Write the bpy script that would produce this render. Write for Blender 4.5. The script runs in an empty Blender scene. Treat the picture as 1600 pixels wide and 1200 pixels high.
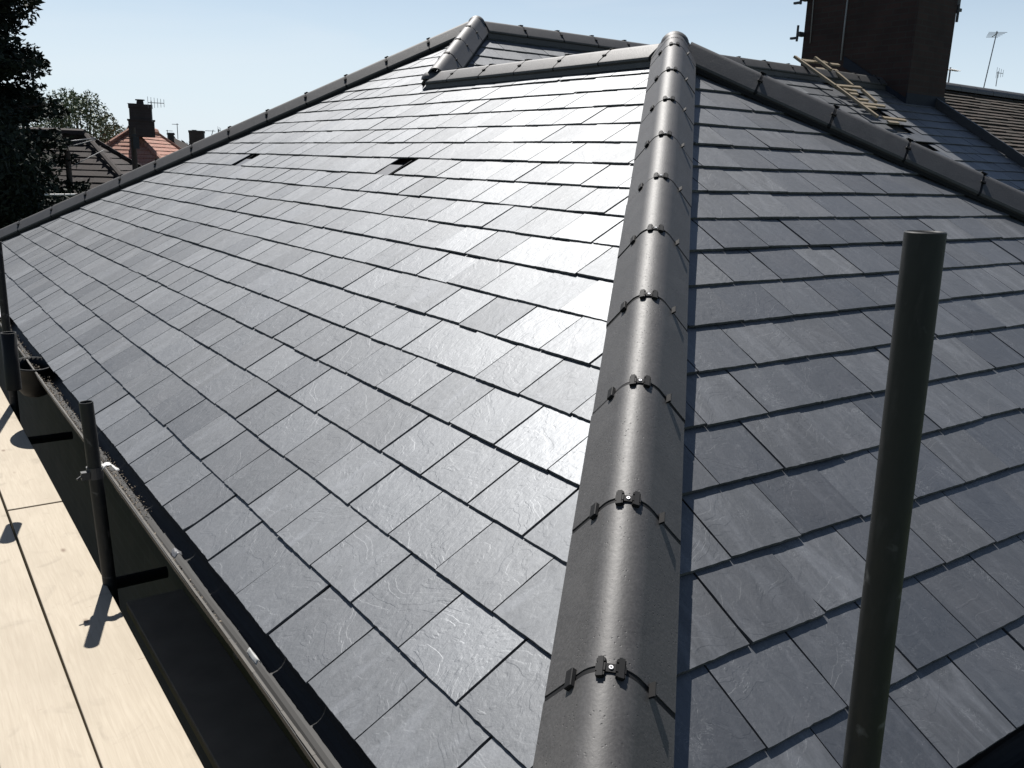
import bpy, bmesh, math, random
from math import sin, cos, tan, radians, pi, sqrt, hypot, atan2
from mathutils import Vector, Matrix, noise as mnoise

random.seed(11)
sc = bpy.context.scene
COL = sc.collection

# ------------------------------------------------------------------ camera
F = 1386.55; PITCH, ROLL, YAW = radians(13.839), radians(1.925), radians(35.409)
CAM = Vector((-0.70076, -0.76672, 1.19799))
fw = Vector((sin(YAW)*cos(PITCH), cos(YAW)*cos(PITCH), -sin(PITCH)))
rt = Vector((cos(YAW), -sin(YAW), 0)); up = rt.cross(fw)
r2 = cos(ROLL)*rt + sin(ROLL)*up; u2 = -sin(ROLL)*rt + cos(ROLL)*up
cd = bpy.data.cameras.new('camera'); co = bpy.data.objects.new('camera', cd); COL.objects.link(co)
cd.sensor_width = 36; cd.sensor_fit = 'HORIZONTAL'; cd.lens = 36*F/1600
cd.clip_start = 0.05; cd.clip_end = 3000
m = Matrix.Identity(4)
for i in range(3):
    m[i][0] = r2[i]; m[i][1] = u2[i]; m[i][2] = -fw[i]; m[i][3] = CAM[i]
co.matrix_world = m
sc.camera = co

def at(x, y, D):
    """point D metres deep along the view ray of a photo pixel (used to survey far things)"""
    return CAM + (fw + r2*((x-800)/F) - u2*((y-600)/F))*D

# ------------------------------------------------------------------ sky, sun, exposure
SUN_EL, SUN_AZ = radians(57), radians(14.5)           # azimuth from +Y towards +X
sd = Vector((sin(SUN_AZ)*cos(SUN_EL), cos(SUN_AZ)*cos(SUN_EL), sin(SUN_EL)))
w = bpy.data.worlds.new('World'); sc.world = w; w.use_nodes = True
nt = w.node_tree; nt.nodes.clear()
sky = nt.nodes.new('ShaderNodeTexSky'); sky.sky_type = 'NISHITA'; sky.sun_disc = False
sky.sun_elevation = SUN_EL; sky.sun_rotation = SUN_AZ
sky.air_density = 1.0; sky.dust_density = 0.5; sky.ozone_density = 1.0
bg = nt.nodes.new('ShaderNodeBackground'); bg.inputs[1].default_value = 0.05
ow = nt.nodes.new('ShaderNodeOutputWorld')
# thin cirrus, laid out on the sky direction
tc = nt.nodes.new('ShaderNodeTexCoord'); mp = nt.nodes.new('ShaderNodeMapping')
mp.inputs['Scale'].default_value = (1.2, 2.2, 7.0); mp.inputs['Rotation'].default_value = (0.3, 0.5, 0.4)
nz = nt.nodes.new('ShaderNodeTexNoise'); nz.inputs['Scale'].default_value = 1.6
nz.inputs['Detail'].default_value = 6; nz.inputs['Distortion'].default_value = 0.8
rp = nt.nodes.new('ShaderNodeValToRGB'); rp.color_ramp.elements[0].position = .52; rp.color_ramp.elements[1].position = .85
rp.color_ramp.elements[1].color = (.24, .24, .24, 1)
mx = nt.nodes.new('ShaderNodeMix'); mx.data_type = 'RGBA'
mx.inputs['B'].default_value = (9.5, 9.8, 10.2, 1)
nt.links.new(tc.outputs['Generated'], mp.inputs[0]); nt.links.new(mp.outputs[0], nz.inputs[0])
nt.links.new(nz.outputs[0], rp.inputs[0]); nt.links.new(rp.outputs[0], mx.inputs[0])
sx = nt.nodes.new('ShaderNodeSeparateXYZ'); nt.links.new(tc.outputs['Generated'], sx.inputs[0])
hz_ = nt.nodes.new('ShaderNodeValToRGB'); hz_.color_ramp.elements[0].position = .0; hz_.color_ramp.elements[0].color = (.8, .8, .8, 1)
hz_.color_ramp.elements[1].position = .32; hz_.color_ramp.elements[1].color = (0, 0, 0, 1); hz_.color_ramp.interpolation = 'EASE'
nt.links.new(sx.outputs[2], hz_.inputs[0])
mh = nt.nodes.new('ShaderNodeMix'); mh.data_type = 'RGBA'; mh.inputs['B'].default_value = (8.4, 9.7, 11.0, 1)
nt.links.new(hz_.outputs[0], mh.inputs[0]); nt.links.new(sky.outputs[0], mh.inputs['A'])
nt.links.new(mh.outputs['Result'], mx.inputs['A']); nt.links.new(mx.outputs['Result'], bg.inputs[0])
nt.links.new(bg.outputs[0], ow.inputs[0])
sl = bpy.data.lights.new('sun', 'SUN'); sl.energy = 5.0; sl.angle = radians(.5); sl.color = (1, .965, .915)
so = bpy.data.objects.new('sun', sl); COL.objects.link(so)
so.rotation_euler = sd.to_track_quat('Z', 'Y').to_euler(); so.location = (0, 0, 30)
sc.view_settings.view_transform = 'Standard'; sc.view_settings.look = 'None'
sc.view_settings.exposure = 0.88; sc.view_settings.gamma = 1
sc.render.engine = 'CYCLES'
sc.render.resolution_x = 1024; sc.render.resolution_y = 768

# ------------------------------------------------------------------ materials
class N:
    def __init__(s, name):
        s.m = bpy.data.materials.new(name); s.m.use_nodes = True; s.t = s.m.node_tree
        s.b = s.t.nodes['Principled BSDF']; s.o = s.t.nodes['Material Output']
        s.tc = s.t.nodes.new('ShaderNodeTexCoord')
    def n(s, ty, **k):
        x = s.t.nodes.new(ty)
        for a, v in k.items(): setattr(x, a, v)
        return x
    def l(s, a, b): s.t.links.new(a, b)
    def noise(s, scale, detail=4, vec=None, mapping=None, dist=0, rough=.5):
        x = s.n('ShaderNodeTexNoise'); x.inputs['Scale'].default_value = scale
        x.inputs['Detail'].default_value = detail; x.inputs['Distortion'].default_value = dist
        x.inputs['Roughness'].default_value = rough
        v = vec or s.tc.outputs['Object']
        if mapping:
            mm = s.n('ShaderNodeMapping'); mm.inputs['Scale'].default_value = mapping
            s.l(v, mm.inputs[0]); v = mm.outputs[0]
        s.l(v, x.inputs['Vector']); return x.outputs[0]
    def ramp(s, f, stops):
        x = s.n('ShaderNodeValToRGB'); e = x.color_ramp.elements
        while len(e) < len(stops): e.new(.5)
        for i, (p, c) in enumerate(stops):
            e[i].position = p
            e[i].color = (c, c, c, 1) if isinstance(c, (int, float)) else (*c, 1)
        s.l(f, x.inputs[0]); return x.outputs[0]
    def mix(s, f, a, b, mode='MIX'):
        x = s.n('ShaderNodeMix', data_type='RGBA', blend_type=mode)
        for v, k in ((f, 'Factor'), (a, 'A'), (b, 'B')):
            i = x.inputs[0] if k == 'Factor' else x.inputs[k]
            if isinstance(v, (int, float)): i.default_value = v if k == 'Factor' else (v, v, v, 1)
            elif isinstance(v, tuple): i.default_value = (*v, 1)
            else: s.l(v, i)
        return x.outputs['Result']
    def math(s, op, a, b=0.0, c=0.0):
        x = s.n('ShaderNodeMath', operation=op)
        for i, v in enumerate((a, b, c)):
            if isinstance(v, (int, float)): x.inputs[i].default_value = v
            else: s.l(v, x.inputs[i])
        return x.outputs[0]
    def bump(s, h, strength, dist, prev=None):
        x = s.n('ShaderNodeBump'); x.inputs['Strength'].default_value = strength
        x.inputs['Distance'].default_value = dist; s.l(h, x.inputs['Height'])
        if prev: s.l(prev, x.inputs['Normal'])
        return x.outputs[0]
    def done(s, color=None, rough=.5, normal=None, metal=0, spec=.5):
        for v, k in ((color, 'Base Color'), (rough, 'Roughness'), (metal, 'Metallic'), (spec, 'Specular IOR Level')):
            if v is None: continue
            i = s.b.inputs[k]
            if isinstance(v, tuple): i.default_value = (*v, 1)
            elif isinstance(v, (int, float)): i.default_value = v
            else: s.l(v, i)
        if normal: s.l(normal, s.b.inputs['Normal'])
        return s.m

def simple(name, col, rough=.6, metal=0, var=.25, scale=30, bump=.0, spec=.5):
    a = N(name); f = a.noise(scale, 5)
    c = a.mix(f, tuple(x*(1-var) for x in col), tuple(min(1, x*(1+var)) for x in col))
    nb = a.bump(a.noise(scale*3, 4), .5, bump) if bump else None
    return a.done(c, rough, nb, metal, spec)

def slate_material(name='slate'):
    a = N(name)
    uv = a.n('ShaderNodeUVMap'); uv.uv_map = 'slate'
    geo = a.n('ShaderNodeNewGeometry'); rnd = geo.outputs['Random Per Island']
    off = a.n('ShaderNodeVectorMath', operation='SCALE'); off.inputs[0].default_value = (37.1, 91.7, 13.3)
    a.l(rnd, off.inputs['Scale'])
    ad = a.n('ShaderNodeVectorMath', operation='ADD'); a.l(uv.outputs[0], ad.inputs[0]); a.l(off.outputs[0], ad.inputs[1])
    P = ad.outputs[0]
    base = a.ramp(rnd, [(0, (.003, .0034, .0048)), (.25, (.008, .009, .012)), (.45, (.004, .0046, .0063)), (.65, (.006, .0063, .0085)), (.85, (.012, .013, .016)), (1, (.0045, .0055, .0075))])
    blotch = a.noise(7, 5, P, dist=.6)
    c = a.mix(a.ramp(blotch, [(.3, 0), (.75, .8)]), base, (.0105, .0115, .0145))
    c = a.mix(a.ramp(a.noise(3.5, 3, P), [(.5, 0), (.8, .5)]), c, (.028, .0255, .027))
    streak = a.noise(6, 6, P, mapping=(5, .9, 1), dist=.5, rough=.65)
    c = a.mix(a.ramp(streak, [(.5, 0), (.72, .5)]), c, (.05, .052, .058))
    wn = a.n('ShaderNodeTexWhiteNoise', noise_dimensions='1D'); a.l(rnd, wn.inputs['W'])
    scuff = a.ramp(a.noise(4.2, 6, P, mapping=(2.6, .7, 1), dist=1.1, rough=.62), [(.48, 0), (.66, .85)])
    c = a.mix(a.math('MULTIPLY', scuff, a.ramp(wn.outputs[0], [(.35, 0), (.9, .9)])), c, (.062, .065, .073))
    # chalky scuffs and pale curved cleavage marks
    warp = a.noise(24, 6, P, dist=2.2, rough=.6)
    line = a.ramp(a.math('ABSOLUTE', a.math('SUBTRACT', warp, .5)), [(0, 1), (.012, 0)])
    where = a.ramp(a.noise(9, 3, P), [(.56, 0), (.7, 1)])
    mark = a.math('MULTIPLY', line, where)
    speck = a.ramp(a.noise(170, 2, P), [(.72, 0), (.8, .7)])
    c = a.mix(a.math('MULTIPLY', mark, .75), c, (.20, .205, .21))
    c = a.mix(speck, c, (.12, .12, .13))
    fine = a.noise(110, 5, P); c = a.mix(a.ramp(fine, [(.3, 0), (.7, .35)]), c, (.012, .0125, .014))
    # riven surface
    h1 = a.noise(14, 6, P, dist=.7); h2 = a.noise(60, 5, P, mapping=(1.6, 1, 1), dist=.4)
    step = a.ramp(a.noise(5.5, 4, P, dist=1.4), [(.47, 0), (.49, .5), (.6, .5), (.615, 1)])
    nb = a.bump(h1, .5, .0028); nb = a.bump(h2, .6, .0010, nb); nb = a.bump(step, .5, .0010, nb)
    nb = a.bump(a.noise(260, 3, P), .4, .0003, nb)
    r = a.math('ADD', a.math('MULTIPLY', wn.outputs[0], .12), .475)
    r = a.math('ADD', r, a.math('MULTIPLY', blotch, .05))
    r = a.math('ADD', r, a.math('MULTIPLY', h2, .08))
    a.b.inputs['IOR'].default_value = 1.62
    a.b.inputs['Sheen Weight'].default_value = .03; a.b.inputs['Sheen Roughness'].default_value = .45
    w2 = a.n('ShaderNodeTexWhiteNoise', noise_dimensions='1D'); a.l(a.math('ADD', rnd, 3.7), w2.inputs['W'])
    a.b.inputs['Specular Tint'].default_value = (.90, .945, 1, 1)
    sp = a.math('ADD', a.math('MULTIPLY', w2.outputs[0], .26), .77)
    return a.done(c, r, nb, 0, sp)
M = {}
M['slate'] = slate_material()

def concrete(name, c0, c1, rough=.52):
    a = N(name)
    n1 = a.noise(9, 6, dist=.5); n2 = a.noise(140, 4); pit = a.n('ShaderNodeTexVoronoi'); pit.inputs['Scale'].default_value = 90
    a.l(a.tc.outputs['Object'], pit.inputs[0])
    c = a.mix(a.ramp(n1, [(.3, 0), (.7, 1)]), c0, c1)
    pits = a.ramp(pit.outputs['Distance'], [(.06, 1), (.2, 0)])
    pm = a.math('MULTIPLY', pits, a.ramp(a.noise(11, 3), [(.42, 0), (.62, 1)]))
    c = a.mix(a.math('MULTIPLY', pm, .65), c, (.018, .017, .016))
    c = a.mix(a.ramp(n2, [(.35, 0), (.8, .45)]), c, tuple(x*1.7 for x in c1))
    smear = a.ramp(a.noise(5, 5, mapping=(1, 1, 3)), [(.62, 0), (.75, .35)])
    c = a.mix(smear, c, (.085, .08, .075))
    inv = a.math('SUBTRACT', 1, pm)
    nb = a.bump(inv, .7, .0014); nb = a.bump(n2, .5, .0009, nb); nb = a.bump(n1, .4, .003, nb)
    return a.done(c, a.math('ADD', a.math('MULTIPLY', n2, .15), rough-.02), nb, 0, .4)
M['ridge'] = concrete('ridge_concrete', (.0325, .031, .0305), (.046, .0442, .0435))
M['rubber'] = simple('black_plastic', (.006, .006, .0065), .7, var=.3, spec=.2)
M['clip_grey'] = simple('grey_plastic', (.08, .08, .083), .45)
M['clip_pale'] = simple('dull_white_plastic', (.25, .25, .24), .6)
M['screw'] = simple('zinc_screw', (.62, .62, .63), .35, metal=.7)
M['felt'] = simple('roof_felt', (.02, .019, .018), .9)
M['gutter'] = simple('black_gutter', (.006, .006, .006), .6, var=.4, scale=14, spec=.25)
M['dusty'] = simple('dusty_lip', (.06, .055, .047), .8, var=.5, scale=20)
M['shade_board'] = simple('shade_darkened_board', (.10, .078, .055), .8, var=.3, scale=9, spec=.2)  # board wood with the shade under the gutter put into its colour
M['lead_dark'] = simple('dark_lead', (.014, .017, .024), .75, var=.35, scale=5, bump=.004, spec=.2)
M['lead'] = simple('lead', (.10, .11, .125), .55, var=.3, scale=9, bump=.003)
M['black'] = simple('black_bucket', (.006, .006, .006), .6, spec=.2)
M['white'] = simple('white_plastic', (.5, .5, .49), .55, var=.08)

def pole_mat():
    a = N('galvanised_tube')
    n1 = a.noise(8, 5, dist=1); n2 = a.noise(60, 4, mapping=(1, 1, .3))
    c = a.mix(n1, (.0052, .0062, .0066), (.0105, .012, .0128))
    c = a.mix(a.ramp(n2, [(.55, 0), (.72, .6)]), c, (.026, .026, .026))
    c = a.mix(a.ramp(a.noise(13, 5, dist=.8), [(.63, 0), (.70, .7)]), c, (.085, .085, .085))
    nb = a.bump(n2, .4, .0006)
    return a.done(c, a.math('ADD', a.math('MULTIPLY', n2, .35), .45), nb, 0, .3)
M['tube'] = pole_mat()

def wood(name, c0, c1, dark, axis='Y', rough=.75, grain=18):
    a = N(name)
    sc_ = {'Y': (7, .35, 7), 'X': (.35, 7, 7), 'Z': (7, 7, .35)}[axis]
    geo = a.n('ShaderNodeObjectInfo'); rnd = geo.outputs['Random']
    off = a.n('ShaderNodeVectorMath', operation='SCALE'); off.inputs[0].default_value = (5, 17, 3); a.l(rnd, off.inputs['Scale'])
    ad = a.n('ShaderNodeVectorMath', operation='ADD'); a.l(a.tc.outputs['Object'], ad.inputs[0]); a.l(off.outputs[0], ad.inputs[1])
    g = a.noise(grain, 4, ad.outputs[0], mapping=sc_, dist=.9, rough=.5)
    big = a.noise(2.5, 4, ad.outputs[0], mapping=(2, .7, 2))
    c = a.mix(a.ramp(g, [(.25, .0), (.75, 1)]), c0, c1)
    c = a.mix(a.ramp(big, [(.45, 0), (.75, .55)]), c, tuple(x*.86 for x in c0))
    # knots
    v = a.n('ShaderNodeTexVoronoi'); v.inputs['Scale'].default_value = 3.2; v.inputs['Randomness'].default_value = 1
    mm = a.n('ShaderNodeMapping'); mm.inputs['Scale'].default_value = (2.3, 1, 1) if axis == 'Y' else (1, 2.3, 1)
    a.l(ad.outputs[0], mm.inputs[0]); a.l(mm.outputs[0], v.inputs[0])
    kn = a.ramp(v.outputs['Distance'], [(.035, 1), (.06, .45), (.10, 0)])
    c = a.mix(a.math('MULTIPLY', kn, .85), c, dark)
    dirt = a.ramp(a.noise(6, 6, ad.outputs[0], dist=1.5), [(.6, 0), (.78, .45)])
    c = a.mix(dirt, c, tuple(x*.55 for x in c0))
    scr = a.ramp(a.noise(28, 3, ad.outputs[0], mapping=(.35, 3, 1)), [(.73, 0), (.76, .6)])
    c = a.mix(scr, c, dark)
    nb = a.bump(g, .35, .0015)
    return a.done(c, rough, nb, 0, .3)
M['board'] = wood('scaffold_board_wood', (.29, .248, .19), (.35, .305, .24), (.14, .10, .07))
M['batten'] = wood('batten_wood', (.16, .13, .09), (.22, .18, .125), (.10, .065, .035), 'X')

def brick(name, c1, c2, mort, scale=1.0):
    a = N(name); b = a.n('ShaderNodeTexBrick')
    b.inputs['Color1'].default_value = (*c1, 1); b.inputs['Color2'].default_value = (*c2, 1); b.inputs['Mortar'].default_value = (*mort, 1)
    b.inputs['Scale'].default_value = scale; b.inputs['Brick Width'].default_value = .225; b.inputs['Row Height'].default_value = .075
    b.inputs['Mortar Size'].default_value = .008
    sp = a.n('ShaderNodeSeparateXYZ'); a.l(a.tc.outputs['Object'], sp.inputs[0])
    cb = a.n('ShaderNodeCombineXYZ'); a.l(a.math('ADD', sp.outputs[0], sp.outputs[1]), cb.inputs[0]); a.l(sp.outputs[2], cb.inputs[1])
    a.l(cb.outputs[0], b.inputs['Vector'])
    c = a.mix(a.ramp(a.noise(3, 6), [(.4, 0), (.75, .6)]), b.outputs[0], tuple(x*.45 for x in c1))
    nb = a.bump(b.outputs['Fac'], -.5, .006)
    return a.done(c, .85, nb, 0, .3)
M['brick'] = brick('old_brick', (.028, .015, .012), (.038, .020, .0155), (.030, .025, .021))
M['brick_far'] = brick('shade_dark_brick', (.035, .029, .027), (.045, .036, .033), (.045, .04, .038))  # dark far-off brick, darkened further as eaves shade for the house wall
M['render'] = simple('pale_render', (.6, .59, .55), .85, var=.08, scale=2)

def tile_mat(name, c1, c2, moss, gauge=.1, width=.165, axis='uv'):
    a = N(name); uv = a.n('ShaderNodeUVMap'); uv.uv_map = 'slate'
    b = a.n('ShaderNodeTexBrick'); b.inputs['Scale'].default_value = 1
    b.inputs['Color1'].default_value = (*c1, 1); b.inputs['Color2'].default_value = (*c2, 1)
    b.inputs['Mortar'].default_value = (*[x*.35 for x in c1], 1); b.inputs['Mortar Size'].default_value = .004
    b.inputs['Brick Width'].default_value = width; b.inputs['Row Height'].default_value = gauge
    a.l(uv.outputs[0], b.inputs['Vector'])
    c = a.mix(a.ramp(a.noise(5, 6), [(.42, 0), (.7, .8)]), b.outputs[0], moss)
    nb = a.bump(a.noise(30, 5), .6, .008)
    return a.done(c, .85, nb, 0, .3)
M['moss_tile'] = tile_mat('mossy_tile', (.036, .026, .019), (.056, .042, .032), (.018, .017, .012))
M['red_tile'] = tile_mat('red_tile', (.27, .125, .09), (.34, .17, .125), (.26, .16, .12))
M['brown_tile'] = tile_mat('brown_tile', (.018, .012, .010), (.026, .017, .014), (.017, .013, .012), .2, .33)
M['leaf_dark'] = simple('dark_needles', (.012, .018, .012), .75, var=.5, scale=2, spec=.2)
M['leaf'] = simple('green_leaves', (.07, .095, .045), .65, var=.4, scale=2, spec=.3)
M['bark'] = simple('bark', (.06, .045, .035), .9, var=.3)
M['grass'] = simple('grass_ground', (.05, .07, .03), .95, var=.5, scale=.4)
M['alu'] = simple('aerial_metal', (.14, .14, .145), .4, metal=.6)
M['wire'] = simple('cable', (.20, .20, .20), .6)
M['dark_metal'] = simple('dark_bracket', (.03, .03, .032), .6)
M['moss'] = simple('leaf_litter', (.16, .13, .095), .8, var=.7, scale=60)
M['glass'] = simple('window_glass', (.03, .035, .04), .1)

# ------------------------------------------------------------------ object helpers
def mesh(name, V, Fs, mat, parent=None, smooth=False, uvs=None):
    me = bpy.data.meshes.new(name); me.from_pydata([tuple(v) for v in V], [], Fs)
    o = bpy.data.objects.new(name, me); COL.objects.link(o)
    me.materials.append(M[mat] if isinstance(mat, str) else mat)
    if uvs:
        l = me.uv_layers.new(name='slate')
        for lp in me.loops: l.data[lp.index].uv = uvs[lp.vertex_index]
    if smooth:
        for p in me.polygons: p.use_smooth = True
    if parent:
        o.parent = parent
    me.validate(); me.update()
    return o
def thing(name, loc, label, cat, group=None):
    o = bpy.data.objects.new(name, None); COL.objects.link(o); o.location = loc; o.empty_display_size = .2
    o['label'] = label; o['category'] = cat
    if group: o['group'] = group
    bpy.context.view_layer.update()
    return o
def tag(o, label, cat, group=None, kind=None):
    o['label'] = label; o['category'] = cat
    if group: o['group'] = group
    if kind: o['kind'] = kind
    return o
class MB:
    """collects shapes in world coordinates; build() links ONE mesh, parented in place"""
    def __init__(s): s.V = []; s.F = []; s.U = []
    def add(s, V, Fs, U=None):
        n = len(s.V); s.V += [Vector(v) for v in V]; s.F += [tuple(i+n for i in f) for f in Fs]
        s.U += U if U else [(v[0], v[1]) for v in V]
    def box(s, c, ax, ay, az, bev=0):
        c = Vector(c); ax, ay, az = Vector(ax), Vector(ay), Vector(az)
        V = [c+ax*i+ay*j+az*k for k in (-1, 1) for j in (-1, 1) for i in (-1, 1)]
        s.add(V, [(0, 2, 3, 1), (4, 5, 7, 6), (0, 1, 5, 4), (2, 6, 7, 3), (0, 4, 6, 2), (1, 3, 7, 5)])
    def abox(s, x0, x1, y0, y1, z0, z1):
        s.box(((x0+x1)/2, (y0+y1)/2, (z0+z1)/2), ((x1-x0)/2, 0, 0), (0, (y1-y0)/2, 0), (0, 0, (z1-z0)/2))
    def tube(s, pts, rad, seg=12, cap=True):
        pts = [Vector(p) for p in pts]; rs = rad if isinstance(rad, (list, tuple)) else [rad]*len(pts)
        base = len(s.V); V = []; Fs = []
        for i, p in enumerate(pts):
            d = (pts[min(i+1, len(pts)-1)]-pts[max(i-1, 0)]).normalized()
            a = d.cross(Vector((0, 0, 1)));  a = d.cross(Vector((1, 0, 0))) if a.length < .1 else a
            a.normalize(); b = d.cross(a)
            for k in range(seg):
                t = 2*pi*k/seg; V.append(p+(a*cos(t)+b*sin(t))*rs[i])
        for i in range(len(pts)-1):
            for k in range(seg):
                k2 = (k+1) % seg; Fs.append((i*seg+k, i*seg+k2, (i+1)*seg+k2, (i+1)*seg+k))
        if cap:
            Fs.append(tuple(range(seg))[::-1]); Fs.append(tuple((len(pts)-1)*seg+k for k in range(seg)))
        s.add(V, Fs)
    def build(s, name, mat, parent=None, smooth=False, origin=None):
        if parent is not None:
            o0 = Vector((0, 0, 0)); p_ = parent
            while p_ is not None: o0 = o0+p_.location; p_ = p_.parent
        elif origin is not None: o0 = Vector(origin)
        else: o0 = Vector((0, 0, 0))
        o = mesh(name, [v-o0 for v in s.V], s.F, mat, parent, smooth, s.U)
        if parent is None and origin is not None: o.location = o0
        return o
def fix(o):
    bm = bmesh.new(); bm.from_mesh(o.data); bmesh.ops.recalc_face_normals(bm, faces=bm.faces); bm.to_mesh(o.data); bm.free(); return o
def bevel(o, wd, seg=2):
    b = o.modifiers.new('bevel', 'BEVEL'); b.width = wd; b.segments = seg; b.limit_method = 'ANGLE'; b.angle_limit = radians(40); return o

# ------------------------------------------------------------------ roof geometry
TH = radians(30.469); C_, S_ = cos(TH), sin(TH); T_ = tan(TH)
G = 0.2013; A = 3.12; B = 5.79; TT = 10.91
P1 = Vector((A, A, A*T_)); P2 = Vector((A, B, A*T_))
x3 = (TT-(B-A))/2; P3 = Vector((x3, TT-x3, x3*T_))
YM = P3.y-x3                                     # eave line of the main front slope
XP = 11.3                                        # party line
KR = .955                                        # right-hand hip runs a little wide of 45 degrees
def clip(poly, a, b, c):
    """keep a*u+b*v<=c"""
    out = []
    for i in range(len(poly)):
        p, q = poly[i], poly[(i+1) % len(poly)]
        dp, dq = a*p[0]+b*p[1]-c, a*q[0]+b*q[1]-c
        if dp <= 0: out.append(p)
        if (dp < 0) != (dq < 0) and dp != dq:
            t = dp/(dp-dq); out.append((p[0]+(q[0]-p[0])*t, p[1]+(q[1]-p[1])*t))
    return out
def slates(mb, O, u, v, n, rows, ulo, uhi, phase, pitch, clips, skip=None, flip=False, seed=1, tk=.0105, gap=(.0022, .0055)):
    rg = random.Random(seed)
    for k in rows:
        vk = k*G; ph = phase[k % 2]; lift_row = rg.uniform(-.0008, .0008)
        i0 = int((ulo-ph)/pitch)-1; i1 = int((uhi-ph)/pitch)+1
        for i in range(i0, i1+1):
            u0 = ph+i*pitch+rg.uniform(-.001, .001)*(1 if gap[1] < .006 else 2.5); wd = pitch-rg.uniform(*gap); u1 = u0+wd
            if rg.random() < .03: u1 -= .004
            ln = .39
            tail = rg.gauss(0, .0016)+.004*mnoise.noise(Vector((u0*.8, k*7.3, seed)))
            skew = rg.uniform(-.003, .003)
            if skip:
                r = skip(k, (u0+u1)/2)
                if r == 'no': continue
                if r: ln = r
            def jag(t, s_): return .0013*mnoise.noise(Vector((t*60, s_*3.1+i, k)))+.0019*mnoise.noise(Vector((t*350, s_, k+i*3)))
            pts = []
            nt_, ns_ = 16, 9
            for j in range(nt_+1):
                t = j/nt_; uu = u0+(u1-u0)*t
                pts.append((uu, vk+tail+skew*(t-.5)+jag(uu, 1)))
            for j in range(1, ns_+1):
                t = j/ns_; pts.append((u1+jag(vk+t, 2)*.9, vk+tail+skew*.5+t*ln))
            for j in range(0, ns_):
                t = 1-j/ns_; pts.append((u0+jag(vk+t, 3)*.9, vk+tail-skew*.5+t*ln))
            cc = None
            if rg.random() < .12:   # knocked corner
                e = rg.uniform(.004, .012); cc = 1
                pts[0] = (pts[0][0]+e, pts[0][1]); 
            poly = pts
            for cl in (clips(k, (u0+u1)/2) if callable(clips) else clips):
                poly = clip(poly, *cl)
                if len(poly) < 3: break
            if len(poly) < 3: continue
            cu = sum(p[0] for p in poly)/len(poly); cv = sum(p[1] for p in poly)/len(poly)
            tu = rg.gauss(0, .006); tv = rg.gauss(0, .003); z0 = rg.uniform(-.0012, .0016)+lift_row
            th = tk-rg.uniform(.0006, .0024)
            V = []; U = []
            m_ = len(poly)
            for p in poly:
                h = z0-(p[1]-vk)*(tk/G)+tu*(p[0]-cu)+tv*(p[1]-vk-.1)
                V.append(O+u*p[0]+v*p[1]+n*h); U.append(p)
            for p in poly:
                h = z0-(p[1]-vk)*(tk/G)+tu*(p[0]-cu)+tv*(p[1]-vk-.1)-th
                dx, dy = p[0]-cu, p[1]-cv; L = hypot(dx, dy) or 1
                V.append(O+u*(p[0]+dx/L*.0012)+v*(p[1]+dy/L*.0016)+n*h); U.append((p[0]+.003, p[1]))
            Fs = [tuple(range(m_)), ]
            for j in range(m_):
                j2 = (j+1) % m_; Fs.append((j, m_+j, m_+j2, j2))
            if flip: Fs = [f[::-1] for f in Fs]
            mb.add(V, Fs, U)

house = thing('house', (3, 5, -5.4), 'house being re-roofed in new grey slate with dark hip tiles, filling the picture', 'house')
X, Y, Z = Vector((1, 0, 0)), Vector((0, 1, 0)), Vector((0, 0, 1))
Z0 = Vector((0, 0, 0))
VL, NL = Vector((C_, 0, S_)), Vector((-S_, 0, C_))
VR, NR = Vector((0, C_, S_)), Vector((0, -S_, C_))

VENTS = [(11, 4.44), (11, 7.12)]
def skipL(k, uc):
    for kk, yy in VENTS:
        if k == kk and abs(uc-yy) < .13: return 'no'
        if k in (kk-1, kk-2) and abs(uc-yy) < .26: return .2 if k == kk-1 else .39
    return None
mbL = MB()
def clipsL(k, uc):
    o = [(-1, C_, -.02), (1, C_, TT-.02)]
    if uc < B: o.append((0, C_, A-.03))
    else: o.append((-1, C_, A-B+.0))
    return o
slates(mbL, Z0, Y, VL, NL, range(0, 25), -.1, TT, (.245, .115), .2575, clipsL, skipL, True, 3, .0088, (.004, .010))
roofL = mbL.build('roof_slope', 'slate', house); roofL['label'] = 'long slate slope shining in the sun'
mbR = MB()
slates(mbR, Z0, X, VR, NR, range(0, 18), -.1, 7, (.229, .091), .262, [(-1, C_, -.02), (KR, C_, A*(1+KR)-.02), (0, C_, A-.02)], None, False, 5)
roofR = mbR.build('roof_slope', 'slate', house); roofR['label'] = 'darker slate slope right of the big hip'
def skipM(k, uc):
    if 9.3 < uc < 9.8 and k in (15, 17, 19, 21, 22): return 'no'
    if 9.3 < uc < 9.8: return .205
    return None
mbM = MB(); OM = Vector((0, YM, 0))
slates(mbM, OM, X, VR, NR, range(0, 25), 3, XP, (.05, .181), .262,
       [(1, 0, XP-.02), (0, C_, x3-.03), (-1, C_, YM-(B-A)*0-2*0 - 0.0 + 0.0) if False else (-1, C_, 0), (-1, -C_, -(A+B-YM))], skipM, False, 8)
roofM = mbM.build('roof_slope', 'slate', house); roofM['label'] = 'upper slate slope below the main ridge'

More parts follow.
